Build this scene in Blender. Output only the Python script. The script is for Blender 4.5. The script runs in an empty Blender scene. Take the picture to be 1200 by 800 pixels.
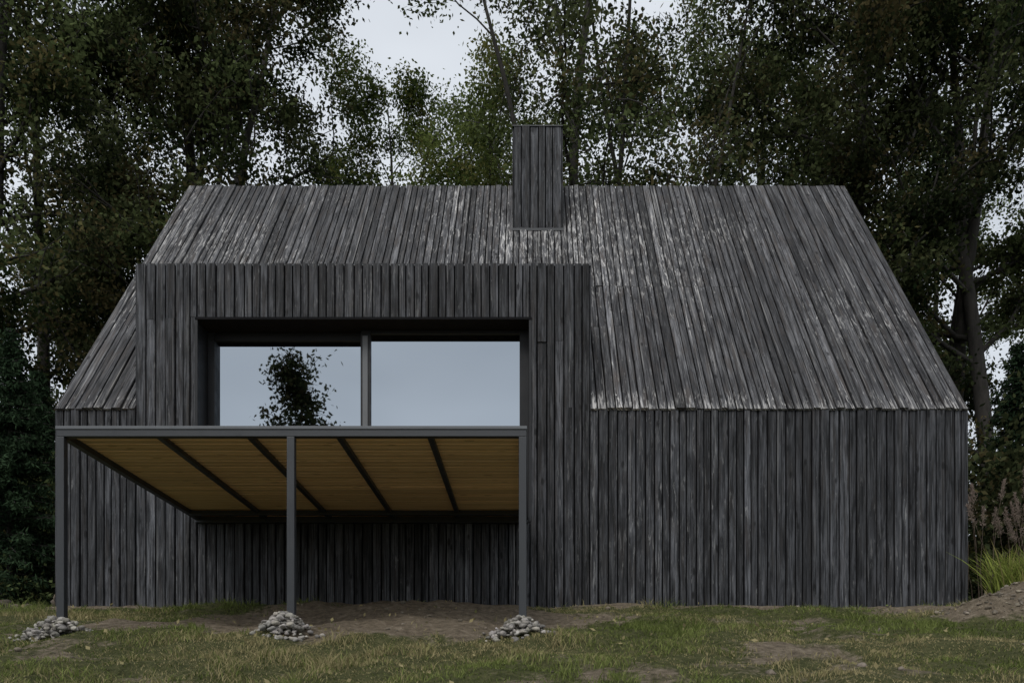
import bpy, math, random
import numpy as np
from mathutils import Vector
random.seed(7)
RS=np.random.RandomState(11)
scene=bpy.context.scene
CAMZ=-1.45; D=10.3; F=981.0
def link(o,parent=None):
    scene.collection.objects.link(o)
    if parent is not None: o.parent=parent
    return o
def empty(name,loc=(0,0,0)):
    e=bpy.data.objects.new(name,None); e.location=loc; e.empty_display_size=0.3
    return link(e)

# ---------------------------------------------------------------- noise
_tab=RS.rand(256,256)
def vnoise(x,y,s,o=0):
    X=np.asarray(x,float)*s+100.3+o*17.7; Y=np.asarray(y,float)*s+57.1+o*9.3
    xi=np.floor(X).astype(int); yi=np.floor(Y).astype(int)
    fx=X-xi; fy=Y-yi; fx=fx*fx*(3-2*fx); fy=fy*fy*(3-2*fy)
    a=_tab[xi%256,yi%256]; b=_tab[(xi+1)%256,yi%256]; c=_tab[xi%256,(yi+1)%256]; d=_tab[(xi+1)%256,(yi+1)%256]
    return (a*(1-fx)+b*fx)*(1-fy)+(c*(1-fx)+d*fx)*fy
def ground_h(x,y):
    x=np.asarray(x,float); y=np.asarray(y,float)
    z=np.where(y>-0.0,0.0,0.231*y)
    z=np.maximum(z,-3.7)
    near=np.exp(-((x/14)**2+((y+3)/12)**2))
    z=z+near*((vnoise(x,y,0.8,1)-0.5)*0.11+(vnoise(x,y,2.6,2)-0.5)*0.09+(vnoise(x,y,7.0,3)-0.5)*0.045)
    z=z+0.36*np.exp(-(((x-5.1)/0.75)**2+((y+1.7)/0.5)**2))*(0.75+0.5*vnoise(x,y,5.,5))
    z=z+0.05*np.exp(-(((x+1.0)/1.4)**2+((y+0.9)/0.6)**2))
    z=z-0.02
    return z
def bare_mask(x,y):
    m=2.7*np.exp(-(((x+1.2)/1.6)**2+((y+1.7)/1.35)**2)**1.5)
    m=m+1.7*np.exp(-(((x+3.35)/0.8)**2+((y+2.3)/0.5)**2))
    m=m+2.4*np.exp(-(((x-5.1)/0.85)**2+((y+1.7)/0.7)**2)**1.5)
    m=m+0.9*np.exp(-(((x-4.4)/0.8)**2+((y+0.8)/0.35)**2))
    m=m+0.55*np.exp(-(((x-2.2)/0.9)**2+((y+4.2)/0.4)**2))
    m=m+0.7*np.exp(-((y+0.1)/0.22)**2)
    m=m*(0.4+1.0*vnoise(x,y,2.3,7))+(vnoise(x,y,1.1,8)-0.5)*0.9+(vnoise(x,y,6.,9)-0.5)*0.7
    return np.clip(m,0,1)

# ---------------------------------------------------------------- mesh helpers
def mesh_arrays(name,V,Fa,col=None,smooth=False):
    V=np.asarray(V,np.float32); Fa=np.asarray(Fa,np.int32)
    me=bpy.data.meshes.new(name)
    me.vertices.add(len(V)); me.vertices.foreach_set('co',V.ravel())
    n=Fa.shape[1]
    me.loops.add(Fa.size); me.loops.foreach_set('vertex_index',Fa.ravel())
    me.polygons.add(len(Fa))
    me.polygons.foreach_set('loop_start',np.arange(len(Fa),dtype=np.int32)*n)
    me.polygons.foreach_set('loop_total',np.full(len(Fa),n,np.int32))
    me.update(calc_edges=True)
    if col is not None:
        a=me.color_attributes.new('Col','FLOAT_COLOR','POINT')
        a.data.foreach_set('color',np.asarray(col,np.float32).ravel())
    if smooth: me.polygons.foreach_set('use_smooth',np.ones(len(Fa),bool))
    return me
def box_mesh(name,boxes,mat,parent=None,bevel=0.0):
    V=[];Fc=[]
    for (x0,x1,y0,y1,z0,z1) in boxes:
        b=len(V)
        V+=[(x0,y0,z0),(x1,y0,z0),(x1,y1,z0),(x0,y1,z0),(x0,y0,z1),(x1,y0,z1),(x1,y1,z1),(x0,y1,z1)]
        Fc+=[(b,b+3,b+2,b+1),(b+4,b+5,b+6,b+7),(b,b+1,b+5,b+4),(b+1,b+2,b+6,b+5),(b+2,b+3,b+7,b+6),(b+3,b,b+4,b+7)]
    me=bpy.data.meshes.new(name); me.from_pydata(V,[],Fc); me.update()
    me.materials.append(mat)
    o=link(bpy.data.objects.new(name,me),parent)
    if bevel>0:
        m=o.modifiers.new('bev','BEVEL'); m.width=bevel; m.segments=2; m.limit_method='ANGLE'
    return o
def prism(name,poly,x0,x1,mat,parent=None):
    n=len(poly); V=[(x0,p[0],p[1]) for p in poly]+[(x1,p[0],p[1]) for p in poly]
    Fc=[tuple(range(n)),tuple(range(2*n-1,n-1,-1))]+[(i,i+n,(i+1)%n+n,(i+1)%n) for i in range(n)]
    me=bpy.data.meshes.new(name); me.from_pydata(V,[],Fc); me.update(); me.materials.append(mat)
    return link(bpy.data.objects.new(name,me),parent)

# ---------------------------------------------------------------- materials
class NT:
    def __init__(s,name):
        s.m=bpy.data.materials.new(name); s.m.use_nodes=True
        s.t=s.m.node_tree; s.n=s.t.nodes; s.l=s.t.links
        s.b=s.n['Principled BSDF']; s.out=s.n['Material Output']
    def N(s,typ,**k):
        x=s.n.new(typ)
        for a,v in k.items(): setattr(x,a,v)
        return x
    def L(s,a,b): s.l.new(a,b)
    def setv(s,sock,v):
        if isinstance(v,bpy.types.NodeSocket): s.L(v,sock)
        else: sock.default_value=v
    def math(s,op,a,b=0.0,clamp=False):
        x=s.N('ShaderNodeMath',operation=op); x.use_clamp=clamp
        s.setv(x.inputs[0],a); s.setv(x.inputs[1],b); return x.outputs[0]
    def noise(s,vec,scale,detail=4,rough=0.55,dist=0.0):
        x=s.N('ShaderNodeTexNoise'); s.L(vec,x.inputs['Vector']); x.inputs['Scale'].default_value=scale
        x.noise_dimensions='3D'
        x.inputs['Detail'].default_value=detail; x.inputs['Roughness'].default_value=rough; x.inputs['Distortion'].default_value=dist
        return x.outputs['Fac']
    def map(s,vec,sc):
        x=s.N('ShaderNodeMapping'); s.L(vec,x.inputs[0]); x.inputs['Scale'].default_value=sc; return x.outputs[0]
    def ramp(s,f,stops):
        x=s.N('ShaderNodeValToRGB'); s.L(f,x.inputs[0]); e=x.color_ramp.elements
        while len(e)<len(stops): e.new(0.5)
        for i,(p,c) in enumerate(stops):
            e[i].position=p; e[i].color=(c[0],c[1],c[2],1) if isinstance(c,tuple) else (c,c,c,1)
        return x.outputs[0]
    def mix(s,f,a,b,mode='MIX'):
        x=s.N('ShaderNodeMix',data_type='RGBA',blend_type=mode)
        s.setv(x.inputs[0],f)
        for i,v in ((6,a),(7,b)):
            if isinstance(v,tuple): x.inputs[i].default_value=(v[0],v[1],v[2],1)
            else: s.L(v,x.inputs[i])
        return x.outputs[2]
    def bump(s,h,st,dist=0.02):
        x=s.N('ShaderNodeBump'); s.L(h,x.inputs['Height']); x.inputs['Strength'].default_value=st; x.inputs['Distance'].default_value=dist
        s.L(x.outputs[0],s.b.inputs['Normal'])

def wood_mat(name,lo,hi,stain,wear_col,stain_amt=0.5,wearmax=0.6,ra=0.38,rb=0.62,knot=0.8,blotch=1.6,streak=0.0):
    t=NT(name)
    uv=t.N('ShaderNodeUVMap').outputs[0]
    at=t.N('ShaderNodeAttribute',attribute_name='Col'); sep=t.N('ShaderNodeSeparateColor'); t.L(at.outputs['Color'],sep.inputs[0])
    g=t.noise(t.map(uv,(65,1.6,1)),1.0,5,0.66,0.6)
    g2=t.noise(t.map(uv,(11,blotch,1)),1.0,5,0.7,0.5)
    f=t.math('ADD',t.math('MULTIPLY',g,0.55),t.math('MULTIPLY',g2,0.45))
    mid=tuple(a*0.72+b*0.28 for a,b in zip(lo,hi))
    c=t.ramp(f,[(ra,lo),(0.49,mid),(rb,hi)])
    st=t.ramp(t.noise(t.map(uv,(9,0.9,1)),1.7,2,0.6),[(0.5,0.0),(0.68,1.0)])
    c=t.mix(t.math('MULTIPLY',st,stain_amt),c,stain)
    s1=t.noise(t.map(uv,(38,0.55,1)),1.0,4,0.6,0.3)
    s1=t.math('MULTIPLY',t.math('SUBTRACT',s1,0.56),7.0,True)
    c=t.mix(t.math('MULTIPLY',s1,t.math('MULTIPLY',sep.outputs[2],streak)),c,wear_col)
    vo=t.N('ShaderNodeTexVoronoi'); t.L(t.map(uv,(9,3.6,1)),vo.inputs['Vector']); vo.inputs['Scale'].default_value=1.0
    vs_=t.N('ShaderNodeSeparateColor'); t.L(vo.outputs['Color'],vs_.inputs[0])
    on=t.math('GREATER_THAN',vs_.outputs[0],0.5)
    k=t.ramp(vo.outputs['Distance'],[(0.0,1.0),(0.13,0.9),(0.21,0.0)])
    k=t.math('MULTIPLY',k,on)
    c=t.mix(t.math('MULTIPLY',k,knot),c,tuple(v*0.25 for v in lo))
    w=t.noise(t.map(uv,(34,3.4,1)),1.0,6,0.72,0.7)
    th=t.math('SUBTRACT',0.70,t.math('MULTIPLY',sep.outputs[1],0.26))
    wf=t.math('MULTIPLY',t.math('SUBTRACT',w,th),9.0,True)
    wf=t.math('MULTIPLY',wf,wearmax)
    c=t.mix(wf,c,wear_col)
    x=t.N('ShaderNodeVectorMath',operation='SCALE'); t.L(c,x.inputs[0]); t.L(sep.outputs[0],x.inputs['Scale'])
    t.L(x.outputs[0],t.b.inputs['Base Color'])
    t.b.inputs['Roughness'].default_value=0.72
    t.b.inputs['Specular IOR Level'].default_value=0.22
    t.bump(g,0.6,0.006)
    return t.m
M_wall=wood_mat('charred_wood_wall',(0.005,0.0055,0.0065),(0.085,0.088,0.097),(0.034,0.030,0.028),(0.22,0.22,0.22),wearmax=0.65,ra=.41,rb=.60,streak=.25)
M_roof=wood_mat('weathered_wood_roof',(0.006,0.006,0.007),(0.115,0.115,0.120),(0.045,0.038,0.034),(0.40,0.39,0.375),stain_amt=0.75,wearmax=.8,ra=.40,rb=.60,blotch=.9,streak=.42)
M_deck=wood_mat('larch_deck_boards',(0.66,0.45,0.23),(0.88,0.67,0.40),(0.76,0.52,0.27),(0.84,0.66,0.44),stain_amt=0.5,ra=0.3,rb=0.7,knot=0.45)

def metal(name,c,rough=0.45,met=0.0):
    t=NT(name); tc=t.N('ShaderNodeTexCoord').outputs['Object']
    n=t.noise(tc,7,4,0.6)
    t.L(t.mix(n,tuple(v*0.75 for v in c),tuple(v*1.25 for v in c)),t.b.inputs['Base Color'])
    t.L(t.ramp(n,[(0.3,rough-0.08),(0.7,rough+0.12)]),t.b.inputs['Roughness']); t.b.inputs['Metallic'].default_value=met
    return t.m
M_steel=metal('anthracite_steel',(0.022,0.025,0.029),0.45)
M_steel_l=metal('grey_flashing',(0.09,0.097,0.105),0.45)
M_core=metal('black_membrane',(0.006,0.006,0.007),0.9); M_core.node_tree.nodes['Principled BSDF'].inputs['Specular IOR Level'].default_value=0.1
M_frame=metal('window_frame_metal',(0.008,0.009,0.011),0.5); M_frame.node_tree.nodes['Principled BSDF'].inputs['Specular IOR Level'].default_value=0.3
M_soffit=metal('shaded_soffit_panel',(0.007,0.007,0.008),0.8); M_soffit.node_tree.nodes['Principled BSDF'].inputs['Specular IOR Level'].default_value=0.1  # shade under the window head put into the colour, darker than the reveal
def glass():
    t=NT('reflective_window_glass'); tc=t.N('ShaderNodeTexCoord').outputs['Object']
    t.b.inputs['Base Color'].default_value=(0.34,0.38,0.42,1); t.b.inputs['Metallic'].default_value=1.0
    t.b.inputs['Roughness'].default_value=0.012
    t.bump(t.noise(tc,0.9,1,0.4),0.04,0.02)
    return t.m
M_glass=glass()

def leaf_mat(name,dark,light,autumn,aut_amt=0.3,transl=0.3,vary=0.5):
    t=NT(name)
    at=t.N('ShaderNodeAttribute',attribute_name='Col'); sep=t.N('ShaderNodeSeparateColor'); t.L(at.outputs['Color'],sep.inputs[0])
    oi=t.N('ShaderNodeObjectInfo')
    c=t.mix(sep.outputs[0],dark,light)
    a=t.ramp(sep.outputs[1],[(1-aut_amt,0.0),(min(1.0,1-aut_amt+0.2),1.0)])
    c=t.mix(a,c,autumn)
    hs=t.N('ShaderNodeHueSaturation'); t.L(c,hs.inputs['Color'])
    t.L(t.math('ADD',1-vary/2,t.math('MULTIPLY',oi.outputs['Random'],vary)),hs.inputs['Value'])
    t.n.remove(t.b)
    d=t.N('ShaderNodeBsdfDiffuse'); tr=t.N('ShaderNodeBsdfTranslucent')
    t.L(hs.outputs[0],d.inputs[0]); t.L(hs.outputs[0],tr.inputs[0])
    m1=t.N('ShaderNodeMixShader'); m1.inputs[0].default_value=transl; t.L(d.outputs[0],m1.inputs[1]); t.L(tr.outputs[0],m1.inputs[2])
    t.L(m1.outputs[0],t.out.inputs[0])
    return t.m
M_leafA=leaf_mat('leaves_dark_green',(0.014,0.023,0.010),(0.098,0.122,0.050),(0.105,0.092,0.040),0.15)
M_leafB=leaf_mat('leaves_yellow_green',(0.045,0.068,0.020),(0.17,0.21,0.065),(0.17,0.165,0.055),0.15,.4)
M_leafC=leaf_mat('leaves_olive_brown',(0.014,0.021,0.010),(0.086,0.100,0.045),(0.095,0.080,0.038),0.24)
M_needle=leaf_mat('spruce_needles',(0.009,0.017,0.010),(0.030,0.050,0.026),(0.05,0.04,0.02),0.05,0.1)
M_grass=leaf_mat('grass_blades',(0.055,0.075,0.020),(0.19,0.225,0.070),(0.31,0.265,0.14),0.32,0.3,0.0)
M_reed=leaf_mat('reed_leaves',(0.12,0.16,0.035),(0.32,0.36,0.09),(0.40,0.33,0.15),0.2,0.35,0.0)
M_plume=leaf_mat('reed_plumes',(0.20,0.155,0.125),(0.36,0.29,0.25),(0.34,0.27,0.21),0.1,0.4,0.0)
def bark():
    t=NT('tree_bark'); tc=t.N('ShaderNodeTexCoord').outputs['Object']
    n=t.noise(t.map(tc,(6,6,1.2)),2.0,5,0.65,0.4)
    t.L(t.ramp(n,[(0.3,(0.010,0.009,0.007)),(0.7,(0.040,0.035,0.030))]),t.b.inputs['Base Color'])
    t.b.inputs['Roughness'].default_value=0.9; return t.m
M_bark=bark()
def rock(name,lo,hi):
    t=NT(name); tc=t.N('ShaderNodeTexCoord').outputs['Object']
    at=t.N('ShaderNodeAttribute',attribute_name='Col')
    n=t.noise(tc,18,6,0.65)
    c=t.ramp(n,[(0.3,lo),(0.7,hi)])
    t.L(t.mix(1.0,c,at.outputs['Color'],'MULTIPLY'),t.b.inputs['Base Color'])
    t.b.inputs['Roughness'].default_value=0.9; t.bump(t.noise(tc,60,4,0.6),0.5,0.01); return t.m
M_rock=rock('pale_limestone',(0.17,0.165,0.15),(0.43,0.41,0.38))
M_rockd=rock('brown_fieldstone',(0.04,0.033,0.026),(0.15,0.12,0.09))
def ground_mat():
    t=NT('grass_and_soil'); tc=t.N('ShaderNodeTexCoord').outputs['Object']
    at=t.N('ShaderNodeAttribute',attribute_name='Col'); sep=t.N('ShaderNodeSeparateColor'); t.L(at.outputs['Color'],sep.inputs[0])
    n2=t.noise(tc,14,7,0.72); n3=t.noise(tc,110,3,0.7)
    soil=t.ramp(n2,[(0.3,(0.075,0.060,0.042)),(0.52,(0.185,0.150,0.108)),(0.72,(0.31,0.26,0.195))])
    gr=t.ramp(n2,[(0.3,(0.030,0.034,0.013)),(0.5,(0.078,0.083,0.034)),(0.75,(0.15,0.135,0.065))])
    m=t.math('ADD',sep.outputs[0],t.math('MULTIPLY',t.math('SUBTRACT',n2,0.5),0.9))
    m=t.ramp(m,[(0.25,0.0),(0.5,1.0)])
    c=t.mix(m,gr,soil)
    c=t.mix(0.6,c,t.ramp(n3,[(0.3,0.45),(0.7,1.4)]),'MULTIPLY')
    t.L(c,t.b.inputs['Base Color']); t.b.inputs['Roughness'].default_value=0.95; t.b.inputs['Specular IOR Level'].default_value=0.1
    t.bump(t.math('ADD',n2,t.math('MULTIPLY',n3,0.5)),1.0,0.04)
    return t.m
M_ground=ground_mat()

# ---------------------------------------------------------------- board builder
class Boards:
    def __init__(s): s.V=[];s.F=[];s.C=[];s.UV=[]
    def add(s,o,u,v,n,u0,u1,v0,v1,th,tone,wearf=None,jit=0.003,step=0.45):
        o=np.array(o,float);u=np.array(u,float);v=np.array(v,float);n=np.array(n,float)
        k=max(1,int((v1-v0)/step)); ch=0.004
        prof=[(u0,0),(u0,th-ch),(u0+ch,th),(u1-ch,th),(u1,th-ch),(u1,0)]
        ou=random.random()*20; ov=random.random()*60; sb=random.random()**1.5*1.9
        base=len(s.V); w0=random.uniform(-jit,jit); w1=random.uniform(-jit,jit); b=random.uniform(0,1)*jit
        for i in range(k+1):
            vv=v0+(v1-v0)*i/k; q=i/k
            off=w0*(1-q)+w1*q; dn=b*math.sin(q*math.pi)
            for (a,h) in prof:
                p=o+u*(a+off*0.5)+v*vv+n*(h+(dn if h>0 else 0))
                s.V.append(tuple(p)); s.UV.append((a-u0+ou+h,vv+ov))
                s.C.append((tone,wearf(p,vv) if wearf else 0.0,sb,1))
        m=len(prof)
        for i in range(k):
            for j in range(m-1):
                a=base+i*m+j; s.F.append((a,a+1,a+m+1,a+m))
        s.F.append(tuple(base+j for j in range(m))[::-1]); s.F.append(tuple(base+k*m+j for j in range(m)))
    def make(s,name,mat,parent):
        me=bpy.data.meshes.new(name); me.from_pydata(s.V,[],s.F); me.update()
        a=me.color_attributes.new('Col','FLOAT_COLOR','POINT'); a.data.foreach_set('color',np.array(s.C,np.float32).ravel())
        uvl=me.uv_layers.new(name='UVMap'); li=np.zeros(len(me.loops),np.int32); me.loops.foreach_get('vertex_index',li)
        uvl.data.foreach_set('uv',np.array(s.UV,np.float32)[li].ravel())
        me.materials.append(mat)
        return link(bpy.data.objects.new(name,me),parent)
def widths(a,b,lo=0.085,hi=0.128):
    r=[];x=a
    while x<b-0.001:
        w=random.uniform(lo,hi)
        if b-(x+w)<lo: w=(b-x) if (b-x)<hi*1.15 else (b-x)/2
        r.append((x,min(x+w,b))); x+=w
    return r
def tone():
    t=random.gauss(1.0,0.23)
    if random.random()<0.08: t*=0.7
    if random.random()<0.08: t*=1.35
    return max(0.45,min(1.8,t))

# ---------------------------------------------------------------- HOUSE
XL,XR=-5.838,5.366; EZ=2.4035; RY,RZ=4.0,7.66; BY=8.0
DX0,DX1,DZ=-4.85,0.725,4.1675
WX0,WX1,WZ0,WZ1=-4.095,-0.01,1.08,3.485
house=empty('timber_house',(0,0,0))
SL=math.hypot(RY,RZ-EZ); vs=((RY)/SL,(RZ-EZ)/SL)
slope_v=(0,vs[0],vs[1]); slope_n=(0,-vs[1],vs[0])
GAP=0.016
def wall_wear(p,v):
    w=0.20+0.42*float(vnoise(p[0],p[2],0.9,21))
    if p[2]>3.9 : w+=0.15
    if p[0]>0.5 and p[0]<0.75 : w+=0.10
    return w
W=Boards()
def wallboard(x0,x1,z0,z1):
    th=random.choice([0.020,0.024,0.036])
    W.add((0,0,0),(1,0,0),(0,0,1),(0,-1,0),x0+GAP/2,x1-GAP/2,z0,z1,th,tone(),wall_wear)
for a,b in widths(XL,DX0): wallboard(a,b,-0.14+random.uniform(-.02,.03),EZ-0.012)
for a,b in widths(DX0,WX0):
    z=DZ
    if random.random()<0.5:
        j=3.49+random.uniform(-.02,.02); wallboard(a,b,-0.14,j); wallboard(a,b,j+0.005,z)
    else: wallboard(a,b,-0.14,z)
for a,b in widths(WX0,WX1):
    wallboard(a,b,-0.14,0.98); wallboard(a,b,WZ1+random.uniform(0,0.008),DZ)
for a,b in widths(WX1,DX1):
    j=random.choice([3.2,3.22,None,2.4])
    if j: wallboard(a,b,-0.14,j); wallboard(a,b,j+0.005,DZ)
    else: wallboard(a,b,-0.14,DZ)
for a,b in widths(DX1,XR): wallboard(a,b,-0.13+random.uniform(-.02,.03),EZ-0.012)
W.make('front_wall_boards',M_wall,house)
R=Boards()
def roof_wear(p,v):
    w=0.22*math.exp(-v/0.10)+0.18
    if p[0]>DX1-0.1: w+=0.14*math.exp(-((p[0]-DX1)/0.3)**2)
    if abs(p[0]-0.1)<0.6 and p[2]<6.4: w+=0.2*math.exp(-((p[2]-6.1)/0.35)**2)
    w+=0.55*float(vnoise(p[0],p[2],0.9,4))
    return w
def roofboard(x0,x1,v0,v1,t=None):
    th=random.choice([0.024,0.028,0.040])
    R.add((0,0,EZ),(1,0,0),slope_v,slope_n,x0+GAP/2,x1-GAP/2,v0,v1,th,t or tone(),roof_wear)
vj1=1.843/4*SL; vj2=1.155/4*SL
for a,b in widths(XL,DX0-0.0):
    roofboard(a,b,-0.05+random.uniform(-.003,.003),SL+random.uniform(0.0,.02))
for a,b in widths(DX0,DX1):
    roofboard(a,b,1.0/4*SL,SL+random.uniform(0.0,.015))
for a,b in widths(DX1,XR):
    v0=-0.05+random.uniform(-.004,.004); cuts=[]
    if a<3.0: cuts=[vj1]
    if a<1.9: cuts=[vj2,vj1] if random.random()<.5 else [vj1]
    t=tone()
    for c in cuts: roofboard(a,b,v0,c,t); v0=c+0.006
    roofboard(a,b,v0,SL+random.uniform(0,.015),t*random.uniform(.9,1.1))
R.make('front_roof_boards',M_roof,house)
K=Boards()
for a,b in widths(XL,XR):
    K.add((0,BY,EZ),(1,0,0),(0,-vs[0],vs[1]),(0,vs[1],vs[0]),a+GAP/2,b-GAP/2,-0.05,SL-0.01,0.025,tone(),roof_wear,step=3)
    K.add((0,BY,0),(1,0,0),(0,0,1),(0,1,0),a+GAP/2,b-GAP/2,-0.1,EZ-0.012,0.025,tone(),step=3)
for a,b in widths(0.0,BY):
    m=(a+b)/2; z=EZ+(RZ-EZ)*(1-abs(m-RY)/RY)-0.09
    K.add((XL,0,0),(0,1,0),(0,0,1),(-1,0,0),a+GAP/2,b-GAP/2,-0.1,z,0.02,tone(),step=3)
    K.add((XR,0,0),(0,1,0),(0,0,1),(1,0,0),a+GAP/2,b-GAP/2,-0.1,z,0.02,tone(),step=3)
k=(RZ-EZ)/RY
for a,b in widths(0.0,1.33):
    z0=EZ+k*((a+b)/2)-0.1
    K.add((DX0,0,0),(0,1,0),(0,0,1),(-1,0,0),a+GAP/2,b-GAP/2,z0,DZ,0.018,tone(),step=2)
    K.add((DX1,0,0),(0,1,0),(0,0,1),(1,0,0),a+GAP/2,b-GAP/2,z0,DZ,0.018,tone(),step=2)
K.make('side_and_back_boards',M_wall,house)
box_mesh('wall_core',[(XL+.004,WX0-0.02,0.002,0.25,-0.2,EZ-0.05),(WX1+0.02,XR-.004,0.003,0.25,-0.2,EZ-0.05),
   (WX0-0.02,WX1+0.02,0.002,0.25,-0.2,1.02),
   (DX0+.004,WX0-0.02,0.002,1.1,EZ-0.05,DZ-0.02),(WX1+0.02,DX1-.004,0.002,1.1,EZ-0.05,DZ-0.02),(WX0-0.02,WX1+0.02,0.002,1.1,WZ1+0.02,DZ-0.02)],M_core,house)
full=[(0.02,EZ-0.03),(RY,RZ-0.02),(BY-0.02,EZ-0.03),(BY-0.02,EZ-0.2),(RY,RZ-0.25),(0.02,EZ-0.2)]
prism('roof_core_a',full,XL+.005,DX0,M_core,house)
prism('roof_core_b',full,DX1,XR-.005,M_core,house)
y0=1.15
prism('roof_core_c',[(y0,EZ-0.03+k*(y0-.02)),(RY,RZ-0.02),(BY-0.02,EZ-0.03),(BY-0.02,EZ-0.2),(RY,RZ-0.25),(y0,EZ-0.2+k*(y0-.02))],DX0,DX1,M_core,house)
for nm,xa,xb in (('gable_core',XL+.006,XL+0.2),('gable_core_2',XR-0.2,XR-.006)):
    prism(nm,[(0.26,-0.2),(0.26,EZ+0.1),(RY,RZ-0.3),(BY-0.02,EZ-0.1),(BY-0.02,-0.2)],xa,xb,M_core,house)
prism('dormer_roof',[(-0.005,DZ-0.015),(-0.005,DZ-0.002),(1.45,DZ-0.06),(1.45,DZ-0.12)],DX0-0.01,DX1+0.01,M_steel_l,house)
T=Boards()
CX0,CX1,CY0,CY1,CZ=-0.271,0.487,2.98,3.7,7.96
for a,b in widths(CX0,CX1,0.11,0.14):
    T.add((0,CY0,0),(1,0,0),(0,0,1),(0,-1,0),a+GAP/2,b-GAP/2,6.335,CZ+random.uniform(-.004,.004),random.choice([.02,.026,.032]),tone()*0.95,lambda p,v:0.45)
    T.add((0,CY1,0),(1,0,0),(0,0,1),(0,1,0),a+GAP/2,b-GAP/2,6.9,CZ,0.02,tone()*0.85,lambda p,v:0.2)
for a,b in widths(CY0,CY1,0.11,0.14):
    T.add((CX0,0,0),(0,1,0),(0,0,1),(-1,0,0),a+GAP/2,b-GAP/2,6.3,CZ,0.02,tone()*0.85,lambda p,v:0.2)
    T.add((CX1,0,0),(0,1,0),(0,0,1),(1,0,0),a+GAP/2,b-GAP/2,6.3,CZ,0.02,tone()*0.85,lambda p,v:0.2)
T.make('chimney_boards',M_wall,house)
box_mesh('chimney_core',[(CX0+.003,CX1-.003,CY0+.003,CY1-.003,6.0,CZ-0.02)],M_core,house)
box_mesh('chimney_cap',[(CX0-.022,CX1+.022,CY0-.034,CY1+.022,CZ+0.005,CZ+0.022)],M_steel,house,0.002)
box_mesh('chimney_flashing',[(CX0-0.03,CX1+0.03,CY0-0.06,CY0-0.036,6.30,6.338)],M_steel,house)
GY=0.30
box_mesh('window_reveal',[(WX0-0.02,WX0+0.012,-0.045,GY+0.1,WZ0-0.08,WZ1-.02),(WX1-0.012,WX1+0.02,-0.045,GY+0.1,WZ0-0.08,WZ1-.02),
  (WX0-0.02,WX1+0.02,-0.03,GY+0.1,WZ0-0.10,WZ0-0.02)],M_frame,house,0.002)
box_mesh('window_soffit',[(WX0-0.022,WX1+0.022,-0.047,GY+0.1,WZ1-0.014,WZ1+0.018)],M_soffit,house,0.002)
s=(D+GY)/F
def wx(px): return (px-622)*s
def wz(py): return (845-py)*s+CAMZ
zt=WZ1-0.016
box_mesh('window_frame',[
  (WX0+0.013,wx(252),GY-0.02,GY+0.06,WZ0,zt),
  (wx(252),wx(424),GY,GY+0.06,wz(399),zt),
  (wx(424),wx(435.5),GY-0.08,GY+0.06,WZ0,zt),
  (wx(435.5),wx(609),GY-0.07,GY-0.02,wz(394),zt),
  (wx(609),WX1-0.013,GY-0.075,GY+0.06,WZ0,zt),
  (wx(252),wx(424),GY,GY+0.06,WZ0,WZ0+0.07),(wx(435.5),wx(609),GY-0.07,GY-0.02,WZ0,WZ0+0.07)],M_frame,house,0.003)
box_mesh('mullion_cover',[(wx(426.5),wx(432.5),GY-0.092,GY-0.081,WZ0,wz(397))],M_steel_l,house,0.002)
box_mesh('handle',[(wx(429),wx(431.5),GY-0.13,GY-0.093,WZ0+.95,WZ0+1.15)],M_steel,house,0.004)
box_mesh('window_glass',[(wx(252),wx(424),GY+0.03,GY+0.04,WZ0+.071,wz(399)),(wx(435.5),wx(609),GY-0.045,GY-0.035,WZ0+.071,wz(394))],M_glass,house)
box_mesh('interior_lining',[(DX0+0.1,DX1-0.1,1.0,1.04,0.9,3.6)],M_core,house)

# ---------------------------------------------------------------- DECK
deck=empty('raised_deck',(0,0,0))
ZB=2.455+CAMZ; ZT=2.543+CAMZ; fy=-3.09; sc=0.00735
def dx(px): return (px-622)*sc
L0,L1=dx(66),dx(617)
box_mesh('deck_steel_frame',[
  (L0,L1,fy,fy+0.06,ZB,ZT-0.028),
  (L0,L0+0.06,fy+0.06,-0.04,ZB,ZT-0.01),(L1-0.06,L1,fy+0.06,-0.04,ZB,ZT-0.01),
  (L0+0.06,L1-0.06,-0.42,-0.36,ZB-0.015,ZB+0.04),
  (L0,L1,-0.11,-0.042,ZB-0.03,ZB+0.045)],M_steel,deck,0.003)
box_mesh('deck_edge_flashing',[(L0-0.004,L1+0.004,fy-0.008,fy+0.07,ZT-0.0275,ZT)],M_steel_l,deck,0.002)
box_mesh('joists',[(dx(p)-0.025,dx(p)+0.025,fy+0.062,-0.112,ZB+0.008,ZB+0.048) for p in (182,289,395,503)],M_steel,deck,0.002)
Bd=Boards(); y=fy+0.07
while y<-0.05:
    y2=min(y+0.098,-0.03)
    xs=sorted([L0+0.062]+([random.choice([dx(182),dx(289),dx(395),dx(503)])] if random.random()<0.6 else [])+[L1-0.062])
    for a,b in zip(xs[:-1],xs[1:]):
        Bd.add((0,0,ZB+0.074),(0,1,0),(1,0,0),(0,0,-1),y,y2-0.012,a+0.001,b-0.001,0.024,random.uniform(0.80,1.1),lambda p,v:0.0,jit=0.001,step=1.0)
    y=y2
Bd.make('deck_boards',M_deck,deck)
posts=[dx(px) for px in (70.5,340.5,612.5)]
box_mesh('posts',[(x-0.033,x+0.033,fy+0.0-0.002,fy+0.064,-0.95,ZB-0.002) for x in posts],M_steel,deck,0.004)

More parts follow.
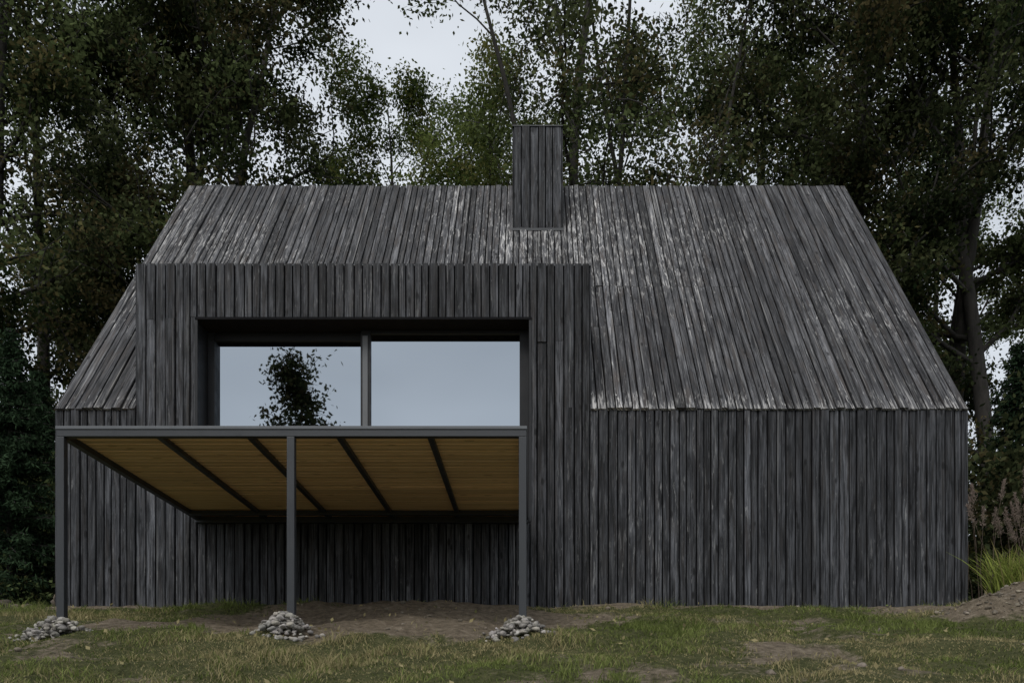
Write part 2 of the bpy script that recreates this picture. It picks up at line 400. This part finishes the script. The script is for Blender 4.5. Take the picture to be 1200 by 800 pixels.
# ---------------------------------------------------------------- rocks
def ico():
    import bmesh
    bm=bmesh.new(); bmesh.ops.create_icosphere(bm,subdivisions=2,radius=1.0)
    v=np.array([tuple(x.co) for x in bm.verts]); f=np.array([[q.index for q in x.verts] for x in bm.faces]); bm.free(); return v,f
IV,IF=ico()
def rocks(name,items,mat,seed=0):
    r=np.random.RandomState(seed); V=[];Fc=[];C=[];b=0
    for (x,y,z,s_) in items:
        v=IV.copy()
        for _ in range(9):
            n=r.normal(size=3); n/=np.linalg.norm(n); d=r.uniform(0.5,0.85); dd=v@n-d; m=dd>0; v[m]-=np.outer(dd[m],n)
        v*=np.array([r.uniform(.75,1.25),r.uniform(.75,1.25),r.uniform(.5,.9)])*s_
        a=r.uniform(0,6.28); ca,sa=math.cos(a),math.sin(a); v=v@np.array([[ca,sa,0],[-sa,ca,0],[0,0,1]])
        b2=r.uniform(-.4,.4); v=v@np.array([[1,0,0],[0,math.cos(b2),math.sin(b2)],[0,-math.sin(b2),math.cos(b2)]])
        V.append(v+np.array([x,y,z])); Fc.append(IF+b); b+=len(v); t=r.uniform(.45,1.15); C.append(np.tile([t,t*r.uniform(.95,1),t*r.uniform(.88,1),1],(len(v),1)))
    me=mesh_arrays(name,np.vstack(V),np.vstack(Fc),np.vstack(C)); me.materials.append(mat)
    return link(bpy.data.objects.new(name,me))
for i,x in enumerate(posts):
    r=np.random.RandomState(40+i); it=[]
    for k_ in range(260):
        q=abs(r.normal(0,0.15)); q=min(q,0.31+0.06*r.rand()); a=r.uniform(0,6.28)
        xx=x-0.04+q*math.cos(a)*1.0; yy=fy-0.03+q*math.sin(a)*0.85
        hh=max(0,0.15*(1-(q/0.28)**1.8))*r.uniform(0.2,1)
        it.append((xx,yy,float(ground_h(xx,yy))+hh+0.008,r.uniform(0.014,0.040)))
    rocks('rock_pile',it,M_rock,i)
r=np.random.RandomState(5); it=[]
for k_ in range(260):
    xx=r.uniform(-9.5,-6.0); yy=r.uniform(0.6,1.5); it.append((xx,yy,r.uniform(0,0.32)*(0.6+0.4*math.sin(xx*3)),r.uniform(.05,.12)))
rocks('dry_stone_wall',it,M_rockd,9)
it=[]
for k_ in range(1000):
    if r.rand()<0.5: xx=r.normal(5.0,0.6); yy=r.normal(-1.9,0.4)
    else: xx=r.uniform(-7,6.5); yy=r.uniform(-5.5,-0.1)
    if r.rand()<float(bare_mask(xx,yy))+0.05: it.append((xx,yy,float(ground_h(xx,yy))+0.003,abs(r.normal(0,.014))+.007))
rocks('pebbles',it,rock('soil_pebbles',(0.08,0.068,0.052),(0.26,0.225,0.175)),12)

# ---------------------------------------------------------------- GROUND
gx=np.concatenate([[-900,-300,-120,-60,-35,-24,-18,-14,-12,-10.5],np.linspace(-9.5,9.5,260),[10.5,12,14,18,24,35,60,120,300,900]])
gy=np.concatenate([[-900,-300,-120,-60,-40,-30,-24],np.linspace(-20,-9,14),np.linspace(-8.5,1.5,150),[2.5,4,6,9,13,20,30,60,120,300,900]])
X,Y=np.meshgrid(gx,gy,indexing='ij'); Z=ground_h(X,Y)
nx,ny=X.shape; idx=np.arange(nx*ny).reshape(nx,ny)
Fq=np.stack([idx[:-1,:-1],idx[1:,:-1],idx[1:,1:],idx[:-1,1:]],-1).reshape(-1,4)
bm_=bare_mask(X,Y).ravel(); col=np.stack([bm_,bm_,bm_,np.ones_like(bm_)],1)
me=mesh_arrays('ground',np.stack([X.ravel(),Y.ravel(),Z.ravel()],1),Fq,col,True); me.materials.append(M_ground)
link(bpy.data.objects.new('ground',me))

def blades(name,px,py,pz,h,w,lean,colr,mat,segs=2):
    n=len(px); a=RS.uniform(0,2*np.pi,n); la=RS.uniform(0,2*np.pi,n)
    dx_=np.cos(a)*w/2; dy_=np.sin(a)*w/2; lx=np.cos(la)*lean; ly=np.sin(la)*lean
    P=np.stack([px,py,pz],1); rings=[]
    for i in range(segs):
        q=i/segs; ww=1-0.35*q
        c=P+np.stack([lx*q*q,ly*q*q,h*q*(1-0.15*q*(lean/np.maximum(h,1e-4)))],1)
        s_=np.stack([dx_*ww,dy_*ww,0*dx_],1); rings+=[c-s_,c+s_]
    tip=P+np.stack([lx,ly,h*(1-0.15*(lean/np.maximum(h,1e-4)))],1)
    rings.append(tip); m=len(rings); V=np.stack(rings,1).reshape(-1,3)
    b=(np.arange(n)*m)[:,None]; T_=[]
    for i in range(segs-1):
        T_+=[b+np.array([2*i,2*i+1,2*i+3]),b+np.array([2*i,2*i+3,2*i+2])]
    T_.append(b+np.array([2*segs-2,2*segs-1,2*segs]))
    C=np.repeat(colr,m,axis=0)
    me=mesh_arrays(name,V,np.concatenate(T_,0),C); me.materials.append(mat)
    return me
N=300000
px=RS.uniform(-8.0,8.0,N); py_=RS.uniform(-6.2,1.0,N)
bm2=bare_mask(px,py_); keep=(RS.rand(N)<np.clip(1.05-1.8*bm2,0.006,1)*(0.35+0.85*vnoise(px,py_,5,11)))
inh=(py_>-0.03)&(px>XL-0.03)&(px<XR+0.03); keep&=~inh
px=px[keep];py_=py_[keep]; n=len(px)
tuft=vnoise(px,py_,5.5,12); t2=vnoise(px,py_,1.3,22)
h=(0.014+0.095*tuft**2.3*(0.4+t2)*RS.uniform(.4,1.6,n))
edge=np.exp(-((py_+0.08)/0.10)**2); h+=edge*0.10*RS.rand(n)*vnoise(px,py_,3,15)*1.5
cl=np.stack([np.clip(vnoise(px,py_,1.6,13)*0.7+tuft*.7-.22+RS.normal(0,.25,n),0,1),np.clip(vnoise(px,py_,0.9,14)*0.8+RS.rand(n)*0.45,0,1),0*px,np.ones(n)],1)
me=blades('grass',px,py_,ground_h(px,py_)-0.004,h,RS.uniform(.004,.010,n),h*RS.uniform(.2,1.3,n),cl,M_grass)
link(bpy.data.objects.new('grass',me))

# ---------------------------------------------------------------- TREES
def perp(d):
    a=np.array([0,0,1.]) if abs(d[2])<0.9 else np.array([1.,0,0])
    u=np.cross(d,a); u/=np.linalg.norm(u); return u,np.cross(d,u)
class Tubes:
    def __init__(s): s.V=[];s.F=[];s.n=0
    def add(s,pts,rad,k=5):
        pts=np.array(pts); m=len(pts); ang=np.arange(k)*2*np.pi/k
        for i in range(m):
            d=pts[min(i+1,m-1)]-pts[max(i-1,0)]; d=d/(np.linalg.norm(d)+1e-9); u,v=perp(d)
            s.V.append(pts[i]+rad[i]*(np.outer(np.cos(ang),u)+np.outer(np.sin(ang),v)))
        b=s.n
        for i in range(m-1):
            for j in range(k):
                s.F.append((b+i*k+j,b+i*k+(j+1)%k,b+(i+1)*k+(j+1)%k,b+(i+1)*k+j))
        s.n+=m*k
def leaves_mesh(name,C,axis_bias,size,shade,seed,asp=0.6):
    r=np.random.RandomState(seed); n=len(C)
    a=r.normal(size=(n,3))+np.array([0,0,axis_bias]); a/=np.linalg.norm(a,axis=1)[:,None]
    b=np.cross(a,r.normal(size=(n,3))); b/=np.linalg.norm(b,axis=1)[:,None]+1e-9
    L=(size*r.uniform(.65,1.35,n))[:,None]; w=L*asp
    V=np.stack([C,C+a*L*0.45+b*w*0.5,C+a*L,C+a*L*0.45-b*w*0.5],1).reshape(-1,3)
    Fq=np.arange(n*4).reshape(-1,4)
    g=np.clip(shade[:,0]+r.normal(0,.15,n),0,1); au=np.clip(shade[:,1]+r.normal(0,.10,n),0,1)
    col=np.repeat(np.stack([g,au,g,np.ones(n)],1),4,axis=0)
    return mesh_arrays(name,V,Fq,col)
def grow_path(r,p,d,L,n,up,wob):
    pts=[p.copy()]; d=d.copy()
    for i in range(n):
        d=d+r.normal(0,wob,3)+np.array([0,0,up]); d/=np.linalg.norm(d); pts.append(pts[-1]+d*L/n)
    return np.array(pts)
def make_tree(seed,H=20.,r0=0.24,base=0.25,spread=4.2,n1=24,n2=7,n3=4,per=60,lsize=0.15,sig=0.24,prof=None,forks=1,topw=0.22):
    r=np.random.RandomState(seed); tb=Tubes(); LC=[];SH=[]
    stems=[]
    n=12
    for fk in range(forks):
        d=np.array([r.normal(0,.12 if forks>1 else .04),r.normal(0,.12 if forks>1 else .04),1.]); d/=np.linalg.norm(d)
        hh=H*(1 if fk==0 else r.uniform(.75,.95))
        pts=grow_path(r,np.array([r.normal(0,.25)*(fk>0),r.normal(0,.25)*(fk>0),-0.3]),d,hh,n,0.05,0.05)
        rad=r0*(1-np.linspace(0,1,n+1)**1.1*0.93)*(1 if fk==0 else .75); rad[0]*=1.4
        tb.add(pts,rad,9); stems.append((pts,rad))
    for st,(pts,rad) in enumerate(stems):
        for i in range(n1//forks):
            f=(i+r.rand())/(n1//forks); hf=base+(1-base)*f*0.97
            q=hf*n; k_=min(int(q),n-1); p=pts[k_]*(1-(q-k_))+pts[k_+1]*(q-k_)
            w=spread*(math.sin(math.pi*(0.2+(0.8-topw)*f))**0.7)*r.uniform(.6,1.15)
            if prof: w=prof(f)*r.uniform(.75,1.1)
            az=i*2.399+r.uniform(-.5,.5); el=math.radians(r.uniform(10,40)+35*f)
            d=np.array([math.cos(az)*math.cos(el),math.sin(az)*math.cos(el),math.sin(el)])
            b1=grow_path(r,p,d,w,6,0.03,0.13); rr=max(.02,rad[k_]*0.42); tb.add(b1,rr*np.linspace(1,.25,7),5)
            for j in range(n2):
                g=0.25+0.75*(j+r.rand())/n2; q2=g*6; k2=min(int(q2),5); p2=b1[k2]*(1-(q2-k2))+b1[k2+1]*(q2-k2)
                dd=(b1[k2+1]-b1[k2]); dd/=np.linalg.norm(dd); dd=dd+r.normal(0,.65,3); dd/=np.linalg.norm(dd)
                L2=w*0.36*r.uniform(.6,1.3); b2=grow_path(r,p2,dd,L2,4,0.0,0.15); tb.add(b2,rr*0.4*np.linspace(1,.3,5),4)
                cs=r.uniform(0.0,1.0); ca=r.rand()
                for m_ in range(n3):
                    g3=0.3+0.7*(m_+r.rand())/n3; q3=g3*4; k3=min(int(q3),3); p3=b2[k3]*(1-(q3-k3))+b2[k3+1]*(q3-k3)
                    d3=r.normal(size=3)+np.array([0,0,-0.1]); d3/=np.linalg.norm(d3); L3=r.uniform(.4,.9)
                    b3=grow_path(r,p3,d3,L3,2,-0.08,0.2); tb.add(b3,np.array([.012,.009,.005]),3)
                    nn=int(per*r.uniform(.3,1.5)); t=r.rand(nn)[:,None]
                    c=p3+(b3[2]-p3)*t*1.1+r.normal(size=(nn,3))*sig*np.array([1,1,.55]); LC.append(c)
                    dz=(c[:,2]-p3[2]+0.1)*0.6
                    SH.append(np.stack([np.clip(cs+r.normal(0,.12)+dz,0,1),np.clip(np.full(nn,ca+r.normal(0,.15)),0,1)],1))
    tm=mesh_arrays('trunk_mesh',np.vstack(tb.V),np.array(tb.F),None,True); tm.materials.append(M_bark)
    lm=leaves_mesh('crown_mesh',np.vstack(LC),-0.5,lsize,np.vstack(SH),seed+1); lm.materials.append(M_leafA)
    return tm,lm
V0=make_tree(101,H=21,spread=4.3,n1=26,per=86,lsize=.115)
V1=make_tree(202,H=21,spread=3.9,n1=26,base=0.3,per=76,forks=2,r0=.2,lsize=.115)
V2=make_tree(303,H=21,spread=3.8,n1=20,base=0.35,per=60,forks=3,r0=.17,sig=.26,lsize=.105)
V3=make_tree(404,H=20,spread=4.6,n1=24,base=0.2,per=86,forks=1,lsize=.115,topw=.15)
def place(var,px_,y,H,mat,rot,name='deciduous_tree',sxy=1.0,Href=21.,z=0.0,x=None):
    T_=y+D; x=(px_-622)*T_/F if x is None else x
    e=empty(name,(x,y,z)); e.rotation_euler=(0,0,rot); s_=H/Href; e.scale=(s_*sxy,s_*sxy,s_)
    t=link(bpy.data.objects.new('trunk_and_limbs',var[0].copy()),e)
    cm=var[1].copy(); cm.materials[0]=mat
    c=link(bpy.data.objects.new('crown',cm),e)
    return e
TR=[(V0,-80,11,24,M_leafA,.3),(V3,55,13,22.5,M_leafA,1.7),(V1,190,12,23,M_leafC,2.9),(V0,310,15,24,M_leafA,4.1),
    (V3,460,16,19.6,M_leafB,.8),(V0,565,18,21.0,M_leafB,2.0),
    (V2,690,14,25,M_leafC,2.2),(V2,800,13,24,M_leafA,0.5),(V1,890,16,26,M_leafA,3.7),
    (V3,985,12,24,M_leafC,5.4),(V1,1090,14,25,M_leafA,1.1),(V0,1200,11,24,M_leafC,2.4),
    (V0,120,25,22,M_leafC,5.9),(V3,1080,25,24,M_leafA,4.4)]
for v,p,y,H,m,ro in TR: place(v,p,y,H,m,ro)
VR=make_tree(515,H=14,r0=.13,base=0.35,spread=2.3,n1=22,n2=5,n3=4,per=26,lsize=.15,sig=.20,prof=lambda f:2.2*(1-f)**0.6+0.3)
yT=-14.0; Tv=(2*0.33-yT)+D; place(VR,0,yT,12.5,M_leafC,2.6,Href=14.,z=-3.2,x=(356-622)*Tv/F)

def leaf_mass(name,blobs,n,size,mat,seed,bias=-.3):
    r=np.random.RandomState(seed); C=[];S=[]; tot=sum(b[3]*b[4]*b[5] for b in blobs)
    for (x,y,z,a,b,c) in blobs:
        k_=int(n*a*b*c/tot); m=max(4,k_//60)
        cc=r.normal(size=(m,3)); cc/=np.linalg.norm(cc,axis=1)[:,None]; cc*=r.uniform(.3,1,(m,1))**0.5*np.array([a,b,c]); cc+=np.array([x,y,z])
        for q in cc:
            s_=r.uniform(.15,.35)*min(1.5,(a+c)/2); pts=q+r.normal(size=(60,3))*s_*np.array([1,1,.7]); pts=pts[pts[:,2]>0.0]; C.append(pts)
            S.append(np.tile([r.uniform(0,.9),r.rand()],(len(pts),1)))
    me=leaves_mesh(name,np.vstack(C),bias,size,np.vstack(S),seed+3); me.materials.append(mat)
    return link(bpy.data.objects.new(name,me))
r=np.random.RandomState(77)
bl=[(x,r.uniform(27,31),r.uniform(2,6),3.2,2,3.6) for x in np.arange(-36,37,3.5)]
bl+=[(x,r.uniform(29,32),r.uniform(6,9.5),3.0,2,3.0) for x in np.arange(-36,37,4.0)]
leaf_mass('distant_tree_mass',bl,60000,0.42,M_leafC,78)
leaf_mass('shrub',[(-9.3,4.5,1.4,1.7,1.0,1.7),(-11.5,5.5,2.2,1.8,1.0,2.2),(-8.3,6.5,1.2,1.0,.9,1.6)],22000,0.12,M_leafA,80)
leaf_mass('shrub',[(8.2,4.0,1.5,1.2,1.0,1.8),(10.3,5,2.4,1.8,1.2,2.6),(7.2,6.5,1.6,1.2,1,2.4)],24000,0.12,M_leafC,83)
leaf_mass('ground_cover_plants',[(-8.6,1.9,0.25,2.0,.5,.35),(8.3,1.2,.2,1.9,.6,.35)],9000,0.07,M_leafA,86)
def make_spruce(seed,H=7.,R0=2.0):
    r=np.random.RandomState(seed); tb=Tubes(); LC=[];SH=[]
    tb.add(np.array([[0,0,-.2],[0,0,H*.5],[0,0,H]]),np.array([.11,.06,.01]),8)
    z=0.25
    while z<H-0.15:
        f=z/H; L=R0*(1-f)**0.85+0.08; nb=7
        for k_ in range(nb):
            a=r.uniform(0,6.28); d=np.array([math.cos(a),math.sin(a),-0.05]); b=grow_path(r,np.array([0,0,z+r.uniform(-.1,.1)]),d,L*r.uniform(.75,1.1),5,-0.03,0.05)
            tb.add(b,np.linspace(.02,.005,6),4)
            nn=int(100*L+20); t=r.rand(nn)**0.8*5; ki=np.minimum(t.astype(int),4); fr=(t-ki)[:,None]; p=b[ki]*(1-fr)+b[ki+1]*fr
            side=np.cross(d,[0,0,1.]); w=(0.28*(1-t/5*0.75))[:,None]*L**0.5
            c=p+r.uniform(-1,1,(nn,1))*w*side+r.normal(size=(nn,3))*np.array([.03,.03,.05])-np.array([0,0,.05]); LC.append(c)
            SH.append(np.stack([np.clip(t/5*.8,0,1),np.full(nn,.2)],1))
        z+=0.22*(1-f*.4)
    tm=mesh_arrays('spruce_trunk',np.vstack(tb.V),np.array(tb.F),None,True); tm.materials.append(M_bark)
    lm=leaves_mesh('spruce_needles_mesh',np.vstack(LC),-0.6,0.12,np.vstack(SH),seed+1,0.3); lm.materials.append(M_needle)
    return tm,lm
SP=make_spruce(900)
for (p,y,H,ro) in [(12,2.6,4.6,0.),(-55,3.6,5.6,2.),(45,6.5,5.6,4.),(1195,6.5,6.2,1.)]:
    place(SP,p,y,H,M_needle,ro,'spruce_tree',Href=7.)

reed=empty('ornamental_reed_grass',(5.95,-0.25,0))
n=900
a=RS.uniform(0,6.28,n); q=RS.rand(n)**.5
bx=q*np.cos(a)*0.42; by=q*np.sin(a)*0.3
h=RS.uniform(.25,.78,n); cl=np.stack([RS.rand(n),RS.rand(n),RS.rand(n),np.ones(n)],1)
me=blades('leaves',bx,by,np.zeros(n)-.05,h,RS.uniform(.010,.020,n),h*RS.uniform(.15,.8,n),cl,M_reed,5)
link(bpy.data.objects.new('leaves',me),reed)
tb=Tubes(); PC=[]
r=np.random.RandomState(31)
for i in range(34):
    p=np.array([r.uniform(-.5,.75),r.uniform(-.1,.8),0]); d=np.array([r.normal(0,.11),r.normal(0,.11),1.]); L=r.uniform(.85,1.45)
    b=grow_path(r,p,d,L,6,-0.02,0.05); tb.add(b,np.linspace(.004,.002,7),4)
    nn=190; t=r.rand(nn)[:,None]; tip=b[-1]; dd=b[-1]-b[-2]; dd/=np.linalg.norm(dd)
    c=tip-dd*0.06+dd*t*0.24+r.normal(size=(nn,3))*0.02*(1.1-t); PC.append(c)
me=mesh_arrays('stalks',np.vstack(tb.V),np.array(tb.F)); me.materials.append(M_plume); link(bpy.data.objects.new('stalks',me),reed)
pc=np.vstack(PC); me=leaves_mesh('plumes',pc,1.5,0.035,np.full((len(pc),2),.4),6,.18); me.materials.append(M_plume); link(bpy.data.objects.new('plumes',me),reed)
n=500; fx=RS.uniform(-7,7,n); fyy=RS.uniform(-6,-.1,n)
C=np.stack([fx,fyy,ground_h(fx,fyy)+.025],1); me=leaves_mesh('fallen_leaves',C,0,.045,np.stack([RS.rand(n),np.full(n,1.)],1),66,.6); me.materials.append(M_grass)
link(bpy.data.objects.new('fallen_leaves',me))

# ---------------------------------------------------------------- LIGHT
w=bpy.data.worlds.new('World'); scene.world=w; w.use_nodes=True; nt=w.node_tree; nd=nt.nodes; bg=nd['Background']
sky=nd.new('ShaderNodeTexSky'); sky.sky_type='NISHITA'; sky.sun_disc=False; sky.sun_elevation=math.radians(50); sky.sun_rotation=math.radians(200)
sky.air_density=1.0; sky.dust_density=2.5; sky.ozone_density=1.0
hs=nd.new('ShaderNodeHueSaturation'); hs.inputs['Saturation'].default_value=0.35; nt.links.new(sky.outputs[0],hs.inputs['Color'])
tc=nd.new('ShaderNodeTexCoord'); mp=nd.new('ShaderNodeMapping'); mp.inputs['Scale'].default_value=(1,1,2.5); nt.links.new(tc.outputs['Generated'],mp.inputs[0])
nz=nd.new('ShaderNodeTexNoise'); nz.inputs['Scale'].default_value=2.2; nz.inputs['Detail'].default_value=3; nt.links.new(mp.outputs[0],nz.inputs['Vector'])
rp=nd.new('ShaderNodeValToRGB'); rp.color_ramp.elements[0].color=(4.5,4.85,5.3,1); rp.color_ramp.elements[1].color=(6.8,7.15,7.6,1)
rp.color_ramp.elements[0].position=.35; rp.color_ramp.elements[1].position=.7; nt.links.new(nz.outputs['Fac'],rp.inputs[0])
mx=nd.new('ShaderNodeMix'); mx.data_type='RGBA'; mx.inputs[0].default_value=0.72; nt.links.new(hs.outputs[0],mx.inputs[6]); nt.links.new(rp.outputs[0],mx.inputs[7])
nt.links.new(mx.outputs[2],bg.inputs['Color']); bg.inputs['Strength'].default_value=0.15
sl=bpy.data.lights.new('sun','SUN'); sl.energy=1.5; sl.angle=math.radians(25); sl.color=(1,.97,.93)
so=bpy.data.objects.new('sun',sl); so.rotation_euler=(math.radians(40),0,math.radians(-20)); so.location=(0,0,30); link(so)
# ---------------------------------------------------------------- CAMERA
cd=bpy.data.cameras.new('camera'); cd.sensor_width=36; cd.lens=F*36/1200; cd.shift_x=-22/1200; cd.shift_y=445/1200; cd.clip_end=3000; cd.clip_start=0.05
co=bpy.data.objects.new('camera',cd); co.location=(0,-D,CAMZ); co.rotation_euler=(math.radians(90),0,0); link(co); scene.camera=co
scene.view_settings.view_transform='Standard'; scene.view_settings.look='None'; scene.view_settings.exposure=0
